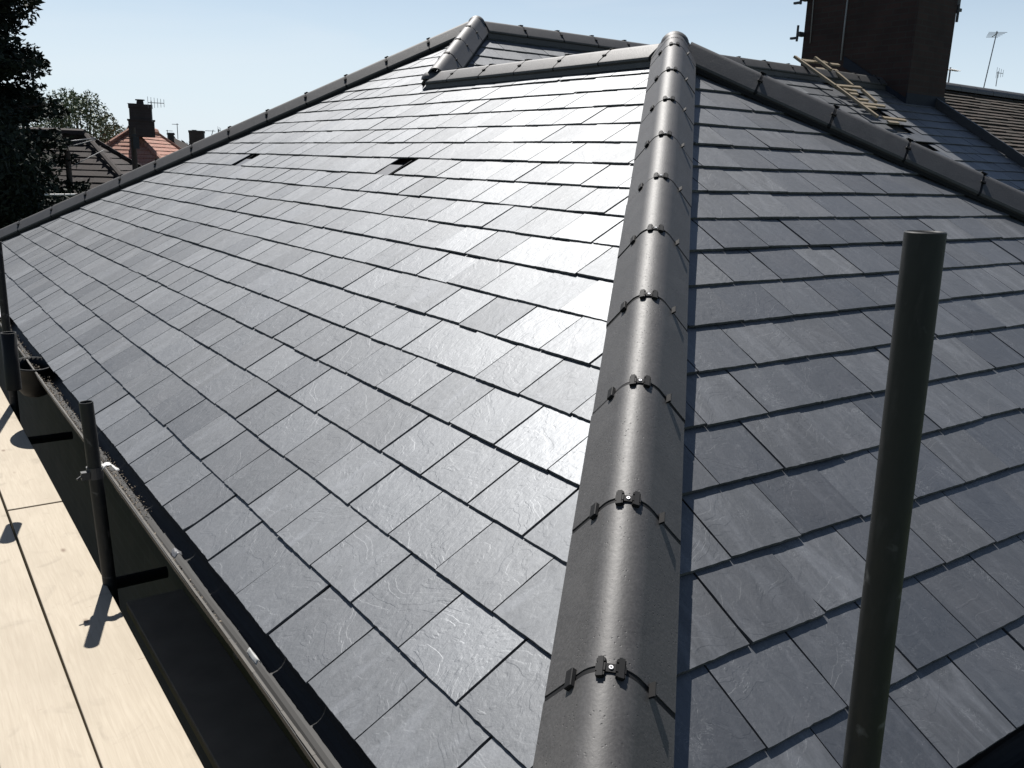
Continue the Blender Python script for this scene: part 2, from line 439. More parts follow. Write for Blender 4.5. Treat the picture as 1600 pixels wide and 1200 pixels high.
# under-boarding of every slope, wall, soffit
db = MB(); q = .05
def sheet(pts, n): db.add([Vector(p)-n*q for p in pts], [tuple(range(len(pts)))])
E = Vector
xr = A*(1+KR)/KR
sheet([(0.02, 0.03, 0), P1, P2, P3, (0.02, TT, 0)][::-1], NL)
sheet([(0.03, 0.02, 0), (xr, .02, 0), P1], NR)
sheet([P2, (A+B-YM, YM, 0), (XP, YM, 0), (XP, P3.y, P3.z), P3], NR)
nb_ = Vector((.5, 0, .86)); sheet([P1, (xr, 0, 0), (2*A, YM, 0), P2], nb_)
sheet([P3, (XP, P3.y, P3.z), (XP, TT, 0), (0, TT, 0)], Vector((0, .5, .86)))
deck = db.build('roof_underlay', 'felt', house)
wb = MB(); wb.abox(.16, 2*A-.15, .16, TT-.15, -5.4, -.22); wb.abox(2*A-.149, XP, YM+.16, TT-.15, -5.4, -.22)
wb.build('wall', 'brick_far', house)  # shade below the eaves is carried by the darkened brick colour
fb = MB(); fb.abox(.035, .055, .0, TT, -.2, -.035); fb.build('fascia', 'gutter', house)
fb = MB(); fb.abox(.06, 2*A, .035, .055, -.2, -.035); fb.build('fascia', 'gutter', house)
fb = MB(); fb.abox(.056, .3, .056, TT, -.215, -.2); fb.build('soffit', 'gutter', house)

# half-round gutters
def gutter(p0, p1, side, name='gutter'):
    """p0->p1 = line of the gutter centre at lip height; side = outward direction"""
    g = MB(); p0, p1, side = Vector(p0), Vector(p1), Vector(side); R = .060; n_ = 14; prof = []
    for j in range(n_+1):
        t = pi*j/n_; prof.append((cos(t)*R, -sin(t)*R))
    inner = [(a*.955, b*.955) for a, b in prof]
    lip = [(R+.001, .004), (R-.007, .005)]
    outl = prof[::-1]+[(R+.002, .004), (R-.008, .004)]+inner[1:]
    outl = [(a, b) for a, b in outl]
    L = 40; V = []; Fs = []; m_ = len(outl)
    for i in range(L+1):
        p = p0.lerp(p1, i/L)+Vector((0, 0, .002*sin(i*1.7)))+side*.0025*sin(i*.9)
        for a, b in outl: V.append(p+side*a+Z*b)
    for i in range(L):
        for j in range(m_):
            j2 = (j+1) % m_; Fs.append((i*m_+j, i*m_+j2, (i+1)*m_+j2, (i+1)*m_+j))
    g.add(V, Fs); return fix(g.build(name, 'gutter', house, smooth=False))
lb_ = MB()
for i in range(120):
    y0_, y1_ = -.05+i*.0925, -.05+(i+1)*.0925; w0_ = .0034+.002*mnoise.noise(Vector((i*.4, 0, 0)))
    lb_.box((-.078, (y0_+y1_)/2, -.0215+.0004*(i % 2)), X*w0_, Y*(y1_-y0_)/2, Z*.0012)
lb_.build('gutter_lip', 'dusty', house)
gutter((-.022, -.06, -.028), (-.022, TT, -.022), (-1, 0, 0))
gutter((.05, -.012, -.045), (2*A, -.012, -.045), (0, -1, 0))
# brackets under the left gutter
for j in range(11):
    y = .35+j*1.0; g = MB()
    pts = [(-.022+.064*cos(t), y, -.03-.064*sin(t)) for t in [pi*i/10 for i in range(8)]]
    for a_, b_ in zip(pts, pts[1:]):
        mid = (Vector(a_)+Vector(b_))/2; d = (Vector(b_)-Vector(a_)); nn = d.cross(Y).normalized()
        g.box(mid, d*.55, Y*.017, nn*.003)
    g.build('gutter_bracket', 'rubber', house)

# ------------------------------------------------------------------ ridge and hip tiles
def profile(edge_h, half=.122, top=.122, r=.068):
    cy = top-r; pts = []
    # tangent from edge point to crest circle
    dx, dy = half, edge_h-cy; d = hypot(dx, dy); a0 = atan2(dy, dx); al = math.acos(r/d); ta = a0+al
    pts.append((half+.003, edge_h-.016)); pts.append((half+.003, edge_h-.003)); pts.append((half-.003, edge_h+.004))
    n_ = 12
    for j in range(n_+1):
        t = ta+(pi/2-ta)*j/n_; pts.append((r*cos(t), cy+r*sin(t)))
    left = [(-x, y) for x, y in pts[::-1][1:]]
    return pts+left
def run(P, Q, upv, edge_h, n_from=0, detail=0, sgn=1, tabs=True, sp=.45, start=0.0, end=None, first_len=None, top=.122, drop=-.05, skm='rubber'):
    """ridge tiles laid from P towards Q; each is a part of the house"""
    P, Q = Vector(P), Vector(Q); d = (Q-P).normalized(); L = (Q-P).length
    side = d.cross(upv).normalized(); hn = side.cross(d).normalized()
    prof = profile(edge_h, top=top)
    s = start; idx = 0
    stops = []
    while s < L-.02:
        e = min(s+sp, L); 
        if first_len and idx == 0: e = s+first_len
        stops.append((s, e)); s = e; idx += 1
    for i, (s0, s1) in enumerate(stops):
        jt = Vector((random.uniform(-.0015, .0015), random.uniform(-.0015, .0015), random.uniform(-.001, .002)))
        mb = MB(); V = []; Fs = []; m_ = len(prof); th = .013
        secs = [s0+.0075, s0+.15, s1-.15, s1-.0075]
        for k, s_ in enumerate(secs):
            ins = 0
            for (x, y) in prof:
                V.append(P+d*s_+side*(x*(1-ins*4))+hn*(y-ins)+jt)
        for k in range(3):
            for j in range(m_-1): Fs.append((k*m_+j, k*m_+j+1, (k+1)*m_+j+1, (k+1)*m_+j))
        off = len(V)
        for s_ in (secs[0], secs[3]):
            for (x, y) in prof: V.append(P+d*s_+side*(x*.9)+hn*(y-th)+jt)
        for j in range(m_-1):
            Fs.append((j, off+j, off+j+1, j+1)); Fs.append((3*m_+j, 3*m_+j+1, off+m_+j+1, off+m_+j))
            Fs.append((off+j, off+m_+j, off+m_+j+1, off+j+1))
        for a_, b_ in ((0, 3*m_),):
            Fs.append((0, 3*m_, off+m_, off)); Fs.append((m_-1, off+m_-1, off+2*m_-1, 4*m_-1))
        mb.add(V, Fs)
        t = mb.build('ridge_tile', 'ridge', house, smooth=True); fix(t)
        es = t.modifiers.new('es', 'EDGE_SPLIT'); es.split_angle = radians(35)
        for sg in (-1, 1):   # dry-hip skirts closing the gap down to the slates
            sk = MB()
            a0, b0, a1, b1 = sg*.112, edge_h-.006, sg*.118, drop+.004
            pts_ = [P+d*s_+side*x+hn*y for s_ in (s0, s1) for x, y in ((a0, b0), (a1, b1))]
            sk.add(pts_, [(0, 1, 3, 2)])
            sk.build('hip_seal', skm, t)
        # joint strip at the upper end
        if i == len(stops)-1 and end != 'clip': continue
        sj = s1; js = MB(); V = []; Fs = []
        for s_ in (sj-.012, sj+.012):
            for (x, y) in prof: V.append(P+d*s_+side*(x*.995)+hn*(y-.0018+(.005 if abs(x) < .11 else .0)*0))
        for j in range(m_-1): Fs.append((j, j+1, m_+j+1, m_+j))
        js.add(V, Fs); js.build('joint_seal', 'rubber', t, smooth=True)
        def onprof(x):
            for j in range(len(prof)-1):
                (xa, ya), (xb, yb) = prof[j], prof[j+1]
                if (xa-x)*(xb-x) <= 0 and xa != xb:
                    f_ = (x-xa)/(xb-xa); y = ya+(yb-ya)*f_; tn = Vector((xb-xa, yb-ya)).normalized()
                    tt_ = side*tn.x+hn*tn.y; nn_ = d.cross(tt_).normalized()
                    if nn_.dot(hn) < 0: nn_ = -nn_
                    return P+d*sj+side*x+hn*y, tt_, nn_
            return None
        def block(x, wl, wd, ht, mat='rubber', name='tile_clip', ds=0):
            r_ = onprof(x)
            if not r_: return
            p, tt_, nn_ = r_; b_ = MB(); b_.box(p+nn_*(ht*.5)+d*ds, tt_*wd/2, d*wl/2, nn_*ht*.5)
            o = b_.build(name, mat, t); bevel(o, .0015, 1); return o
        if detail:
            for sx in (-1, 1):
                b_ = MB()
                p, tt_, nn_ = onprof(sx*.017)
                b_.box(p+nn_*.005, tt_*.0055, d*.021, nn_*.006)
                b_.box(p+nn_*.004, tt_*.0095, d*.008, nn_*.0045)
                b_.box(p+nn_*.004+d*.015, tt_*.0085, d*.0035, nn_*.005)
                b_.box(p+nn_*.004-d*.015, tt_*.0085, d*.0035, nn_*.005)
                o = b_.build('tile_clip', 'rubber', t)
            p, tt_, nn_ = onprof(.0001)
            b_ = MB(); b_.box(p+nn_*.002, tt_*.012, d*.009, nn_*.003); b_.build('tile_clip', 'rubber', t)
            b_ = MB(); b_.tube([p+nn_*.004, p+nn_*.0075], [.0048, .0042], 12); o = b_.build('screw', 'screw', t)
            b_ = MB(); b_.tube([p+nn_*.0075, p+nn_*.0079], [.0018, .0018], 8); b_.build('screw_recess', 'rubber', t)
            block(-sgn*.070, .040, .021, .011)
            block(sgn*.072, .034, .005, .015)
            if tabs:
                r_ = onprof(-sgn*.128); 
                if r_:
                    p, tt_, nn_ = r_; b_ = MB(); b_.box(p-side*sgn*.018-hn*.006-d*.004, side*.010, d*.026, hn*.0015)
                    b_.build('tile_clip', 'clip_grey', t)
        else:
            block(.0, .035, .045, .008); block(-sgn*.07, .03, .018, .010); block(sgn*.075, .03, .014, .010)
            rr = onprof(-sgn*.0)
            if rr and i % 2: 
                p, tt_, nn_ = rr; b_ = MB(); b_.tube([p+nn_*.007, p+nn_*.011], [.006, .005], 8); b_.build('screw', 'screw', t)
hd = Vector((1, 1, T_)).normalized()
# near hip: joints every 0.45 m starting at 0.513 m
Lh = (P1).length
run(hd*-.0, P1+hd*.06, Z, .004, detail=1, sgn=1, first_len=.513, end=None)
# right hip, laid downwards from the apex
pr = Vector((xr, 0, 0)); run(P1+(pr-P1).normalized()*.05, pr, Z, .0, detail=0, sgn=1, top=.106)
run(P1+Vector((0, .07, 0)), P2+Vector((0, -.01, 0)), Z, -.010, detail=0, sgn=-1, top=.074, drop=-.07, skm='ridge')
run(P2-(P3-P2).normalized()*.05, P3, Z, .0, detail=0, sgn=1, sp=.42)
run(P3+Vector((.06, 0, 0)), (XP, P3.y, P3.z), Z, .0, detail=0, sgn=1, top=.095, drop=-.075, skm='ridge')
run(Vector((0, TT, 0)), P3, Z, .0, detail=0, sgn=-1, top=.105)
# cap piece over each apex
def apex(p, dirs, r=.13):
    mb = MB()
    V = []; Fs = []; seg = 20; rings = 6
    for i in range(rings+1):
        f_ = i/rings; rad = r*sin(f_*pi/2)*.62; z = .128-.06*(1-cos(f_*pi/2))-.012*f_
        for k in range(seg):
            t = 2*pi*k/seg; V.append(p+Vector((rad*cos(t), rad*sin(t), z)))
    for i in range(rings):
        for k in range(seg):
            k2 = (k+1) % seg; Fs.append((i*seg+k, i*seg+k2, (i+1)*seg+k2, (i+1)*seg+k))
    mb.add(V, Fs); fix(mb.build('apex_tile', 'ridge', house, smooth=True))
apex(P1+Vector((.0, 0, .006)), None); apex(P3+Vector((0, 0, .006)), None)
apex(P2+Vector((-.035, .02, -.045)), None, .15)


# slate vents sunk in the long slope
for kk, yy in VENTS:
    v0 = kk*G; o_ = MB(); c_ = Y*yy+VL*(v0+.095)
    o_.box(c_-NL*.043, Y*.125, VL*.11, NL*.003)
    o_.box(c_-NL*.028+Y*.124, Y*.003, VL*.11, NL*.014); o_.box(c_-NL*.028-Y*.124, Y*.003, VL*.11, NL*.014)
    vt = o_.build('roof_vent', 'rubber', house)
    o_ = MB(); o_.box(c_-NL*.014-VL*.038, Y*.12, VL*.066, NL*.004); o_.build('vent_cover', 'clip_grey', vt)

# ------------------------------------------------------------------ big chimney (part of the house)
ch = MB(); ch.abox(10.62, 11.52, 6.36, 8.12, 1.6, 5.2)
chim = ch.build('chimney', 'brick', house)
cb = MB(); cb.abox(10.56, 11.58, 6.3, 8.18, 5.0, 5.12); cb.build('chimney_band', 'brick', chim)
fl = MB()
fl.box(Vector((10.606, 6.86, P3.z-.0+.03)), X*.008, VR*.6, Z*.07)
fl.abox(10.6, 11.53, 6.345, 6.36, 2.05, 2.30)
fl.build('chimney_flashing', 'lead_dark', chim)

# ------------------------------------------------------------------ neighbour's mossy roof, right
nh = thing('neighbour_house', (16, 5, -5.4), 'neighbouring house with old mossy brown tile roof right of the big chimney', 'house')
def tiled_slope(name, O, u, v, n, W, H, gauge, mat, parent, seed, step=.02, tri=None, jit=.006):
    """courses of plain tiles as stepped strips; tri clips to a trapezoid/triangle"""
    mb = MB(); rg = random.Random(seed); k = 0
    nrow = int(H/gauge)
    for k in range(nrow):
        v0, v1 = k*gauge, (k+1)*gauge+.01
        u0, u1 = (0, W)
        if tri: u0, u1 = tri(v0+.0, v1)
        if u1-u0 < .02: continue
        nx = max(1, int((u1-u0)/.33))
        for j in range(nx):
            a_, b_ = u0+(u1-u0)*j/nx, u0+(u1-u0)*(j+1)/nx
            h = step+rg.uniform(-jit, jit)
            V = [O+u*a_+v*v0+n*h, O+u*b_+v*v0+n*h, O+u*b_+v*v1, O+u*a_+v*v1, O+u*a_+v*v0-n*.03, O+u*b_+v*v0-n*.03]
            mb.add(V, [(0, 1, 2, 3), (4, 5, 1, 0)], [(a_, v0), (b_, v0), (b_, v1), (a_, v1), (a_, v0), (b_, v0)])
    return mb.build(name, mat, parent)
s1 = tiled_slope('roof_slope', Vector((XP+.02, YM, .07)), X, VR, NR, 9, x3/C_, .10, 'moss_tile', nh, 2)
b_ = MB(); b_.add([(XP+.02, P3.y, P3.z+.05), (20, P3.y, P3.z+.05), (20, TT, .05), (XP+.02, TT, .05)], [(0, 1, 2, 3)]); b_.build('roof_slope', 'moss_tile', nh)
b_ = MB(); b_.box(OM+X*(XP+.02)+VR*2.42+NR*.03, X*.02, VR*2.42, NR*.07); b_.build('verge', 'dark_metal', nh)
for j in range(19):
    b_ = MB(); x0 = XP+.25+j*.46; pts = [(.13*cos(t), .02+.115*sin(t)) for t in [pi*i/10 for i in range(11)]]
    V = [Vector((xx, P3.y+a_, P3.z+.02+c_)) for xx in (x0, x0+.45) for a_, c_ in pts]; Fs = [(i, i+1, i+12, i+11) for i in range(10)]
    b_.add(V, Fs+[tuple(range(11)), tuple(range(21, 10, -1))]); fix(b_.build('ridge_tile', 'ridge', nh))
b_ = MB(); b_.abox(XP+.02, 20, YM+.2, TT-.2, -5.4, -.1); b_.build('wall', 'brick', nh)

# ------------------------------------------------------------------ timber batten frame on the upper slope
tf = thing('batten_frame', OM+X*9.5+VR*3.9, 'pale timber frame of roofing battens lying on slates left of the big chimney', 'timber frame')
def on_main(x, y, h=0): return Vector((x, y, (y-YM)*T_))+NR*h
def bar(name, a_, b_, wd, ht, parent, mat='batten', nrm=NR):
    a_, b_ = Vector(a_), Vector(b_); d = (b_-a_); s_ = d.cross(nrm).normalized(); m_ = MB()
    m_.box((a_+b_)/2, d/2, s_*wd/2, nrm*ht/2); return m_.build(name, mat, parent)
def pm(x, y, h=.05):
    d = (fw+r2*((x-800)/F)-u2*((y-600)/F)); o_ = P3+NR*h
    return CAM+d*((o_-CAM).dot(NR)/d.dot(NR))
def zc(x, y): return 1200+x/5.333, 60+y/5.333
for a_, b_, h_ in (((222, 152), (560, 395), .12), ((560, 395), (912, 652), .09), ((392, 160), (525, 262), .12), ((572, 285), (700, 392), .09), ((785, 430), (900, 532), .07)):
    bar('rail', pm(*zc(*a_), h_), pm(*zc(*b_), h_-.01), .045, .03, tf)
for a_, b_ in (((285, 182), (492, 206)), ((400, 252), (578, 270)), ((560, 392), (772, 410)), ((630, 425), (735, 442)), ((680, 462), (745, 468)), ((765, 540), (970, 566)), ((745, 510), (830, 516)), ((810, 570), (900, 580)), ((955, 660), (1145, 685)), ((1000, 697), (1085, 706)), ((300, 190), (480, 200)), ((520, 215), (590, 222))):
    bar('cross_batten', pm(*zc(*a_), .075), pm(*zc(*b_), .075), .042, .022, tf)


# ------------------------------------------------------------------ scaffold
def standard(label, top, bot, name='scaffold_pole'):
    top, bot = Vector(top), Vector(bot); d = (bot-top).normalized()
    a_ = d.cross(X).normalized(); b_ = d.cross(a_); seg = 32; R, r = .02415, .0200
    L = (bot-top).length; V = []; Fs = []
    rings = [(R-.0015, 0), (R, .0015), (R, L*.25), (R, L*.5), (R, L), (r, L), (r, .0015), (r+.0015, 0)]
    for rr, s_ in rings:
        for k in range(seg):
            t = 2*pi*k/seg; V.append(top+d*s_+(a_*cos(t)+b_*sin(t))*rr)
    n_ = len(rings)
    for i in range(n_):
        i2 = (i+1) % n_
        for k in range(seg):
            k2 = (k+1) % seg; Fs.append((i*seg+k, i*seg+k2, i2*seg+k2, i2*seg+k))
    mb = MB(); mb.add(V, Fs); o = mb.build(name, 'tube', None, smooth=True, origin=bot); fix(o)
    es = o.modifiers.new('es', 'EDGE_SPLIT'); es.split_angle = radians(28)
    return tag(o, label, 'scaffold pole', 'upright scaffold poles along the eaves')
pR_top = Vector((.337, -.162, 1.1365)); pR_b = Vector((.3445, -.1745, .40)); dR = (pR_b-pR_top)
standard('tall dark scaffold pole standing close in front of the right slate slope', pR_top, pR_top+dR*(6.4/.7365))
pL_top = Vector((-.165, 2.64, .318)); pL_b = Vector((-.137, 2.63, -.42))
standard('short scaffold pole with white plastic round it, rising past the gutter', pL_top, pL_top+(pL_b-pL_top)*(5.6/.738))
d_ = at(18, 590, 1)-CAM; q_ = CAM+d_*((-.125-CAM.x)/d_.x); q0 = Vector((q_.x, q_.y, at(0, 372, (q_-CAM).dot(fw)).z))
standard('scaffold pole at the left edge beside the black hopper', q0, Vector((q_.x, q_.y, -5.3)))
# ledger tube below boards and a coupler on the short pole
LX = pL_top.x+.05
led = MB(); led.tube([(-.62, -.6, -.5), (-.62, 12, -.5)], .024, 16); tag(led.build('scaffold_tube', 'tube', smooth=True), 'long horizontal scaffold tube under the boards', 'scaffold tube')
for i, y in enumerate((.9, 2.75, 4.9)):
    tr = MB(); tr.tube([(-1.4, y, -.462), (.1, y, -.462)], .024, 12)
    tag(tr.build('scaffold_transom', 'tube', smooth=True), ['nearest', 'middle', 'farthest'][i]+' of the cross tubes carrying the scaffold boards', 'scaffold tube', 'cross tubes under the boards')
cl = thing('pipe_coupler', pL_top+Vector((.01, -.0, -.27)), 'steel coupler clamped round the short scaffold pole by the gutter', 'coupler')
cp = cl.location.copy(); mb = MB()
for k in range(16):
    pass
V = []; Fs = []; seg = 20
for zz, rr in ((-.022, .029), (.022, .029), (.022, .0245), (-.022, .0245)):
    for k in range(seg):
        t = 2*pi*k/seg; V.append(cp+Vector((rr*cos(t), rr*sin(t), zz)))
for i in range(4):
    for k in range(seg):
        k2 = (k+1) % seg; i2 = (i+1) % 4; Fs.append((i*seg+k, i*seg+k2, i2*seg+k2, i2*seg+k))
mb.add(V, Fs); fix(mb.build('collar', 'dark_metal', cl))
mb = MB(); mb.box(cp+Vector((-.035, -.012, -.004)), X*.014, Y*.012, Z*.014); mb.tube([cp+Vector((-.04, -.01, 0)), cp+Vector((-.065, -.02, -.012))], .004, 8); mb.build('bolt', 'dark_metal', cl)

BOARDS = [ # x0,x1,y0,y1,label
 (-.375, -.150, 3.62, 7.4, 'pale scaffold board next to the gutter, beyond the butt joint'),
 (-.375, -.150, -.9, 3.605, 'pale scaffold board carrying the pole shadow, nearest the gutter'),
 (-.602, -.382, -.9, 8.0, 'pale scaffold board second from the gutter'),
 (-.83, -.609, -.9, 8.0, 'pale scaffold board at the left edge, third from the gutter'),
 (-1.06, -.836, -.9, 8.0, 'pale scaffold board outermost from the gutter, mostly outside the picture')]
for x0, x1, y0, y1, lb in BOARDS:
    mb = MB(); n_ = 30; dz = random.uniform(-.002, .002); V = []; Fs = []
    for i in range(n_+1):
        y = y0+(y1-y0)*i/n_; wx = .0015*sin(y*1.3+x0*9)
        for x, z in ((x0+wx, -.438), (x0+wx, -.400+dz), (x1+wx, -.400+dz), (x1+wx, -.438)): V.append(Vector((x, y, z)))
    for i in range(n_):
        for j in range(4): Fs.append((i*4+j, i*4+(j+1) % 4, (i+1)*4+(j+1) % 4, (i+1)*4+j))
    Fs += [(3, 2, 1, 0), tuple(n_*4+j for j in range(4))]
    mb.add(V, Fs); o = fix(mb.build('scaffold_board', 'board', None, origin=((x0+x1)/2, y0, -.4))); bevel(o, .003, 2)
    tag(o, lb, 'board', 'scaffold boards')
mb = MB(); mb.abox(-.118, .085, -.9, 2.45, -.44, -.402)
o = mb.build('scaffold_board', 'shade_board', None, origin=(0, 0, -.4)); bevel(o, .003, 2)
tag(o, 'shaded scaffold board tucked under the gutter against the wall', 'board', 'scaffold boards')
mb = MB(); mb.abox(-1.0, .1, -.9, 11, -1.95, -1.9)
o = mb.build('lower_platform', 'shade_board', None, origin=(-.4, 0, -2.4)); tag(o, 'shaded lower scaffold platform seen down the gap beside the wall', 'platform')

# black hopper hanging below the gutter, with a short open pipe stub beside it
d_ = (fw+r2*((50-800)/F)-u2*((566-600)/F)); hc = CAM+d_*((-.07-CAM.x)/d_.x)
hc = hc-Z*.05
hp = thing('hopper', hc, 'black plastic rainwater hopper tucked under the gutter at the left edge', 'hopper')
c0 = hc; mb = MB(); seg = 28; V = []; Fs = []
prof_h = [(0, -.15), (.06, -.147), (.11, -.13), (.15, -.09), (.168, -.03), (.172, .03), (.178, .034), (.178, .044), (.168, .044), (.164, -.02), (.10, -.12), (0, -.135)]
for rr, zz in prof_h:
    for k in range(seg):
        t = 2*pi*k/seg; V.append(c0+Vector((rr*cos(t)*.62, rr*sin(t)*1.1, zz)))
for i in range(len(prof_h)-1):
    for k in range(seg):
        k2 = (k+1) % seg; Fs.append((i*seg+k, i*seg+k2, (i+1)*seg+k2, (i+1)*seg+k))
mb.add(V, Fs); fix(mb.build('bowl', 'black', hp, smooth=True))
st = at(13, 521, 4.0); mb = MB(); V = []; Fs = []
for rr, zz in ((.032, -.26), (.032, .004), (.027, .004), (.026, -.2)):
    for k in range(seg):
        t = 2*pi*k/seg; V.append(st+Vector((rr*cos(t), rr*sin(t), zz)))
for i in range(3):
    for k in range(seg):
        k2 = (k+1) % seg; Fs.append((i*seg+k, i*seg+k2, (i+1)*seg+k2, (i+1)*seg+k))
mb.add(V, Fs); fix(mb.build('pipe_stub', 'black', hp, smooth=True))

# leaf litter and mortar crumbs in the gutter
mb = MB(); rg = random.Random(4)
for i in range(4200):
    y = rg.uniform(.5, 8.5)
    den = mnoise.noise(Vector((y*1.3, 3, 0)))
    if y < 2.6 and den < rg.uniform(-.3, .25): continue
    a_ = rg.uniform(.25, 1.0) if y > 2.4 else rg.uniform(.62, 1.0)
    x = -.022-.053*a_+ (.0 if a_ > .5 else rg.uniform(0, .03)); z = -.027-sqrt(max(0, .056**2-(x+.022)**2))+rg.uniform(.0, .02)+(.012 if y > 2.4 else .004)
    s_ = rg.uniform(.002, .007); p = Vector((x, y, min(z, -.018)))
    d1 = Vector((rg.gauss(0, 1), rg.gauss(0, 1), rg.gauss(0, .5))).normalized(); d2 = d1.cross(Vector((rg.gauss(0, 1), rg.gauss(0, 1), rg.gauss(0, 1)))).normalized(); d3 = d1.cross(d2)
    mb.add([p+d1*s_, p-d1*s_*.8+d2*s_*.5, p-d2*s_*.7, p+d3*s_*.5], [(0, 1, 2), (0, 2, 3), (0, 3, 1), (1, 3, 2)])
tag(mb.build('gutter_debris', 'moss'), 'crumbs of moss, mortar and dead leaves lying in the black gutter', 'debris', kind='stuff')
def scrap(name, c, ax, ay, label, mat='white', cat='plastic scrap', amp=.012, seed=1):
    mb = MB(); n_ = 9; V = []; Fs = []
    for i in range(n_):
        for j in range(n_):
            a_, b_ = i/(n_-1)-.5, j/(n_-1)-.5
            w_ = 1-.5*abs(b_)*(1+mnoise.noise(Vector((i, seed, 0))))
            V.append(Vector(c)+Vector(ax)*a_*w_+Vector(ay)*b_+Z*amp*(mnoise.noise(Vector((i*.7, j*.7, seed)))+1.2*cos(a_*5)))
    for i in range(n_-1):
        for j in range(n_-1): Fs.append((i*n_+j, i*n_+j+1, (i+1)*n_+j+1, (i+1)*n_+j))
    mb.add(V, Fs); o = mb.build(name, mat, None, smooth=True, origin=c); so_ = o.modifiers.new('s', 'SOLIDIFY'); so_.thickness = .0012
    tag(o, label, cat)
scrap('plastic_scrap', cp+Vector((.045, -.005, .012)), (.075, -.01, -.012), (0, .04, 0), 'crumpled white plastic wrapped beside the short scaffold pole at the gutter', seed=3)
gx = lambda y, a=.6: Vector((-.022-.055*a, y, -.03))
scrap('plastic_scrap', gx(1.22)+Vector((-.0, 0, .012)), (.014, 0, .003), (0, .07, 0), 'long white plastic sliver lying on the near gutter edge', 'clip_pale', amp=.004, seed=6)
scrap('plastic_scrap', gx(1.93)+Vector((-.0, 0, .012)), (.03, 0, .004), (0, .05, 0), 'small grey plastic flake on the middle of the gutter edge', 'clip_grey', amp=.005, seed=8)
scrap('plastic_scrap', Vector((-.02, 7.0, -.02)), (.06, 0, .02), (0, .7, 0), 'flat white strip lying in the gutter beyond the hopper', amp=.003, seed=9)

# ------------------------------------------------------------------ ground
GZ = -5.4
mb = MB(); mb.add([(-900, -900, GZ), (900, -900, GZ), (900, 900, GZ), (-900, 900, GZ)], [(0, 1, 2, 3)])
g_ = mb.build('ground', 'grass'); g_['kind'] = 'structure'

# ------------------------------------------------------------------ houses beyond
def hip_house(name, top, ang, half, ridge, pitch, eave, wallm, tilem, label, gauge, seed, ridge_back=True):
    """top = ridge end nearest; roof hips fall from it; ang = heading of the ridge (away from the end)"""
    t_ = thing(name, (top.x, top.y, GZ), label, 'house')
    tp = tan(pitch); a_ = Vector((cos(ang), sin(ang), 0)); b_ = Vector((-sin(ang), cos(ang), 0))
    ez = top.z-half*tp; ctr = top
    e0 = top-a_*half-b_*half; e1 = top-a_*half+b_*half; e2 = top+a_*(ridge+half)+b_*half; e3 = top+a_*(ridge+half)-b_*half
    for e in (e0, e1, e2, e3): e.z = ez
    r1 = top; r2_ = top+a_*ridge; sl_ = half*sqrt(1+tp*tp)
    def slope(pa, pb, ra, rb, sd_):
        u = (pb-pa).normalized(); W = (pb-pa).length; ra_u = (ra-pa).dot(u); rb_u = (rb-pa).dot(u)
        v = (ra-pa)-u*ra_u; H = v.length; v = v/H; n = u.cross(v)
        if n.z < 0: n = -n
        tiled_slope('roof_slope', pa, u, v, n, W, H, gauge, tilem, t_, sd_, step=.02 if gauge < .19 else .016, tri=lambda v0, v1: (ra_u*min(1, v0/H), W-(W-rb_u)*min(1, v0/H)), jit=.004)
        m_ = MB(); m_.add([pa-n*.03, pb-n*.03, rb-n*.03, ra-n*.03] if (ra-rb).length > .01 else [pa-n*.03, pb-n*.03, ra-n*.03], [(0, 1, 2, 3)] if (ra-rb).length > .01 else [(0, 1, 2)]); m_.build('underlay', 'felt', t_)
    slope(e1, e0, r1, r1, seed); slope(e0, e3, r1, r2_, seed+1); slope(e3, e2, r2_, r2_, seed+2); slope(e2, e1, r2_, r1, seed+3)
    for (p, q__) in ((e0, r1), (e1, r1), (e2, r2_), (e3, r2_)):
        m_ = MB(); m_.tube([p+Z*.01, q__+Z*.01], .075, 8); m_.build('hip_tiles', tilem, t_)
    if ridge > .05: m_ = MB(); m_.tube([r1+Z*.03, r2_+Z*.03], .12, 8); m_.build('ridge_tiles', tilem, t_)
    m_ = MB(); k_ = half-.35
    V = [top-a_*k_-b_*k_, top-a_*k_+b_*k_, top+a_*(ridge+k_)+b_*k_, top+a_*(ridge+k_)-b_*k_]
    V = [Vector((v.x, v.y, GZ)) for v in V]+[Vector((v.x, v.y, ez-.02)) for v in V]
    m_.add(V, [(0, 1, 5, 4), (1, 2, 6, 5), (2, 3, 7, 6), (3, 0, 4, 7)]); wl = fix(m_.build('wall', wallm, t_))
    for sgn_, off_ in ((1, .3), (-1, .3)):
        for j in range(2):
            c_ = top-a_*k_*.0+a_*(-k_*.5+j*1.6)-b_*(k_+.02); c_.z = ez-1.3
            if sgn_ == 1:
                w1 = MB(); w1.box(c_, a_*.5, b_*.03, Z*.6); wo = w1.build('window', 'white', t_)
                w1 = MB(); w1.box(c_-b_*.035, a_*.44, b_*.01, Z*.54); w1.build('pane', 'glass', wo)
    m_ = MB()
    for p, q__ in ((e0, e1), (e0, e3)): m_.tube([p, q__], .06, 8)
    m_.build('gutter', 'gutter', t_)
    return t_, a_, b_
tow = Vector((-.22, -.975, 0)); rgt = Vector((.975, -.22, 0))
def dirang(al): v = tow*cos(al)+rgt*sin(al); return atan2(v.y, v.x)
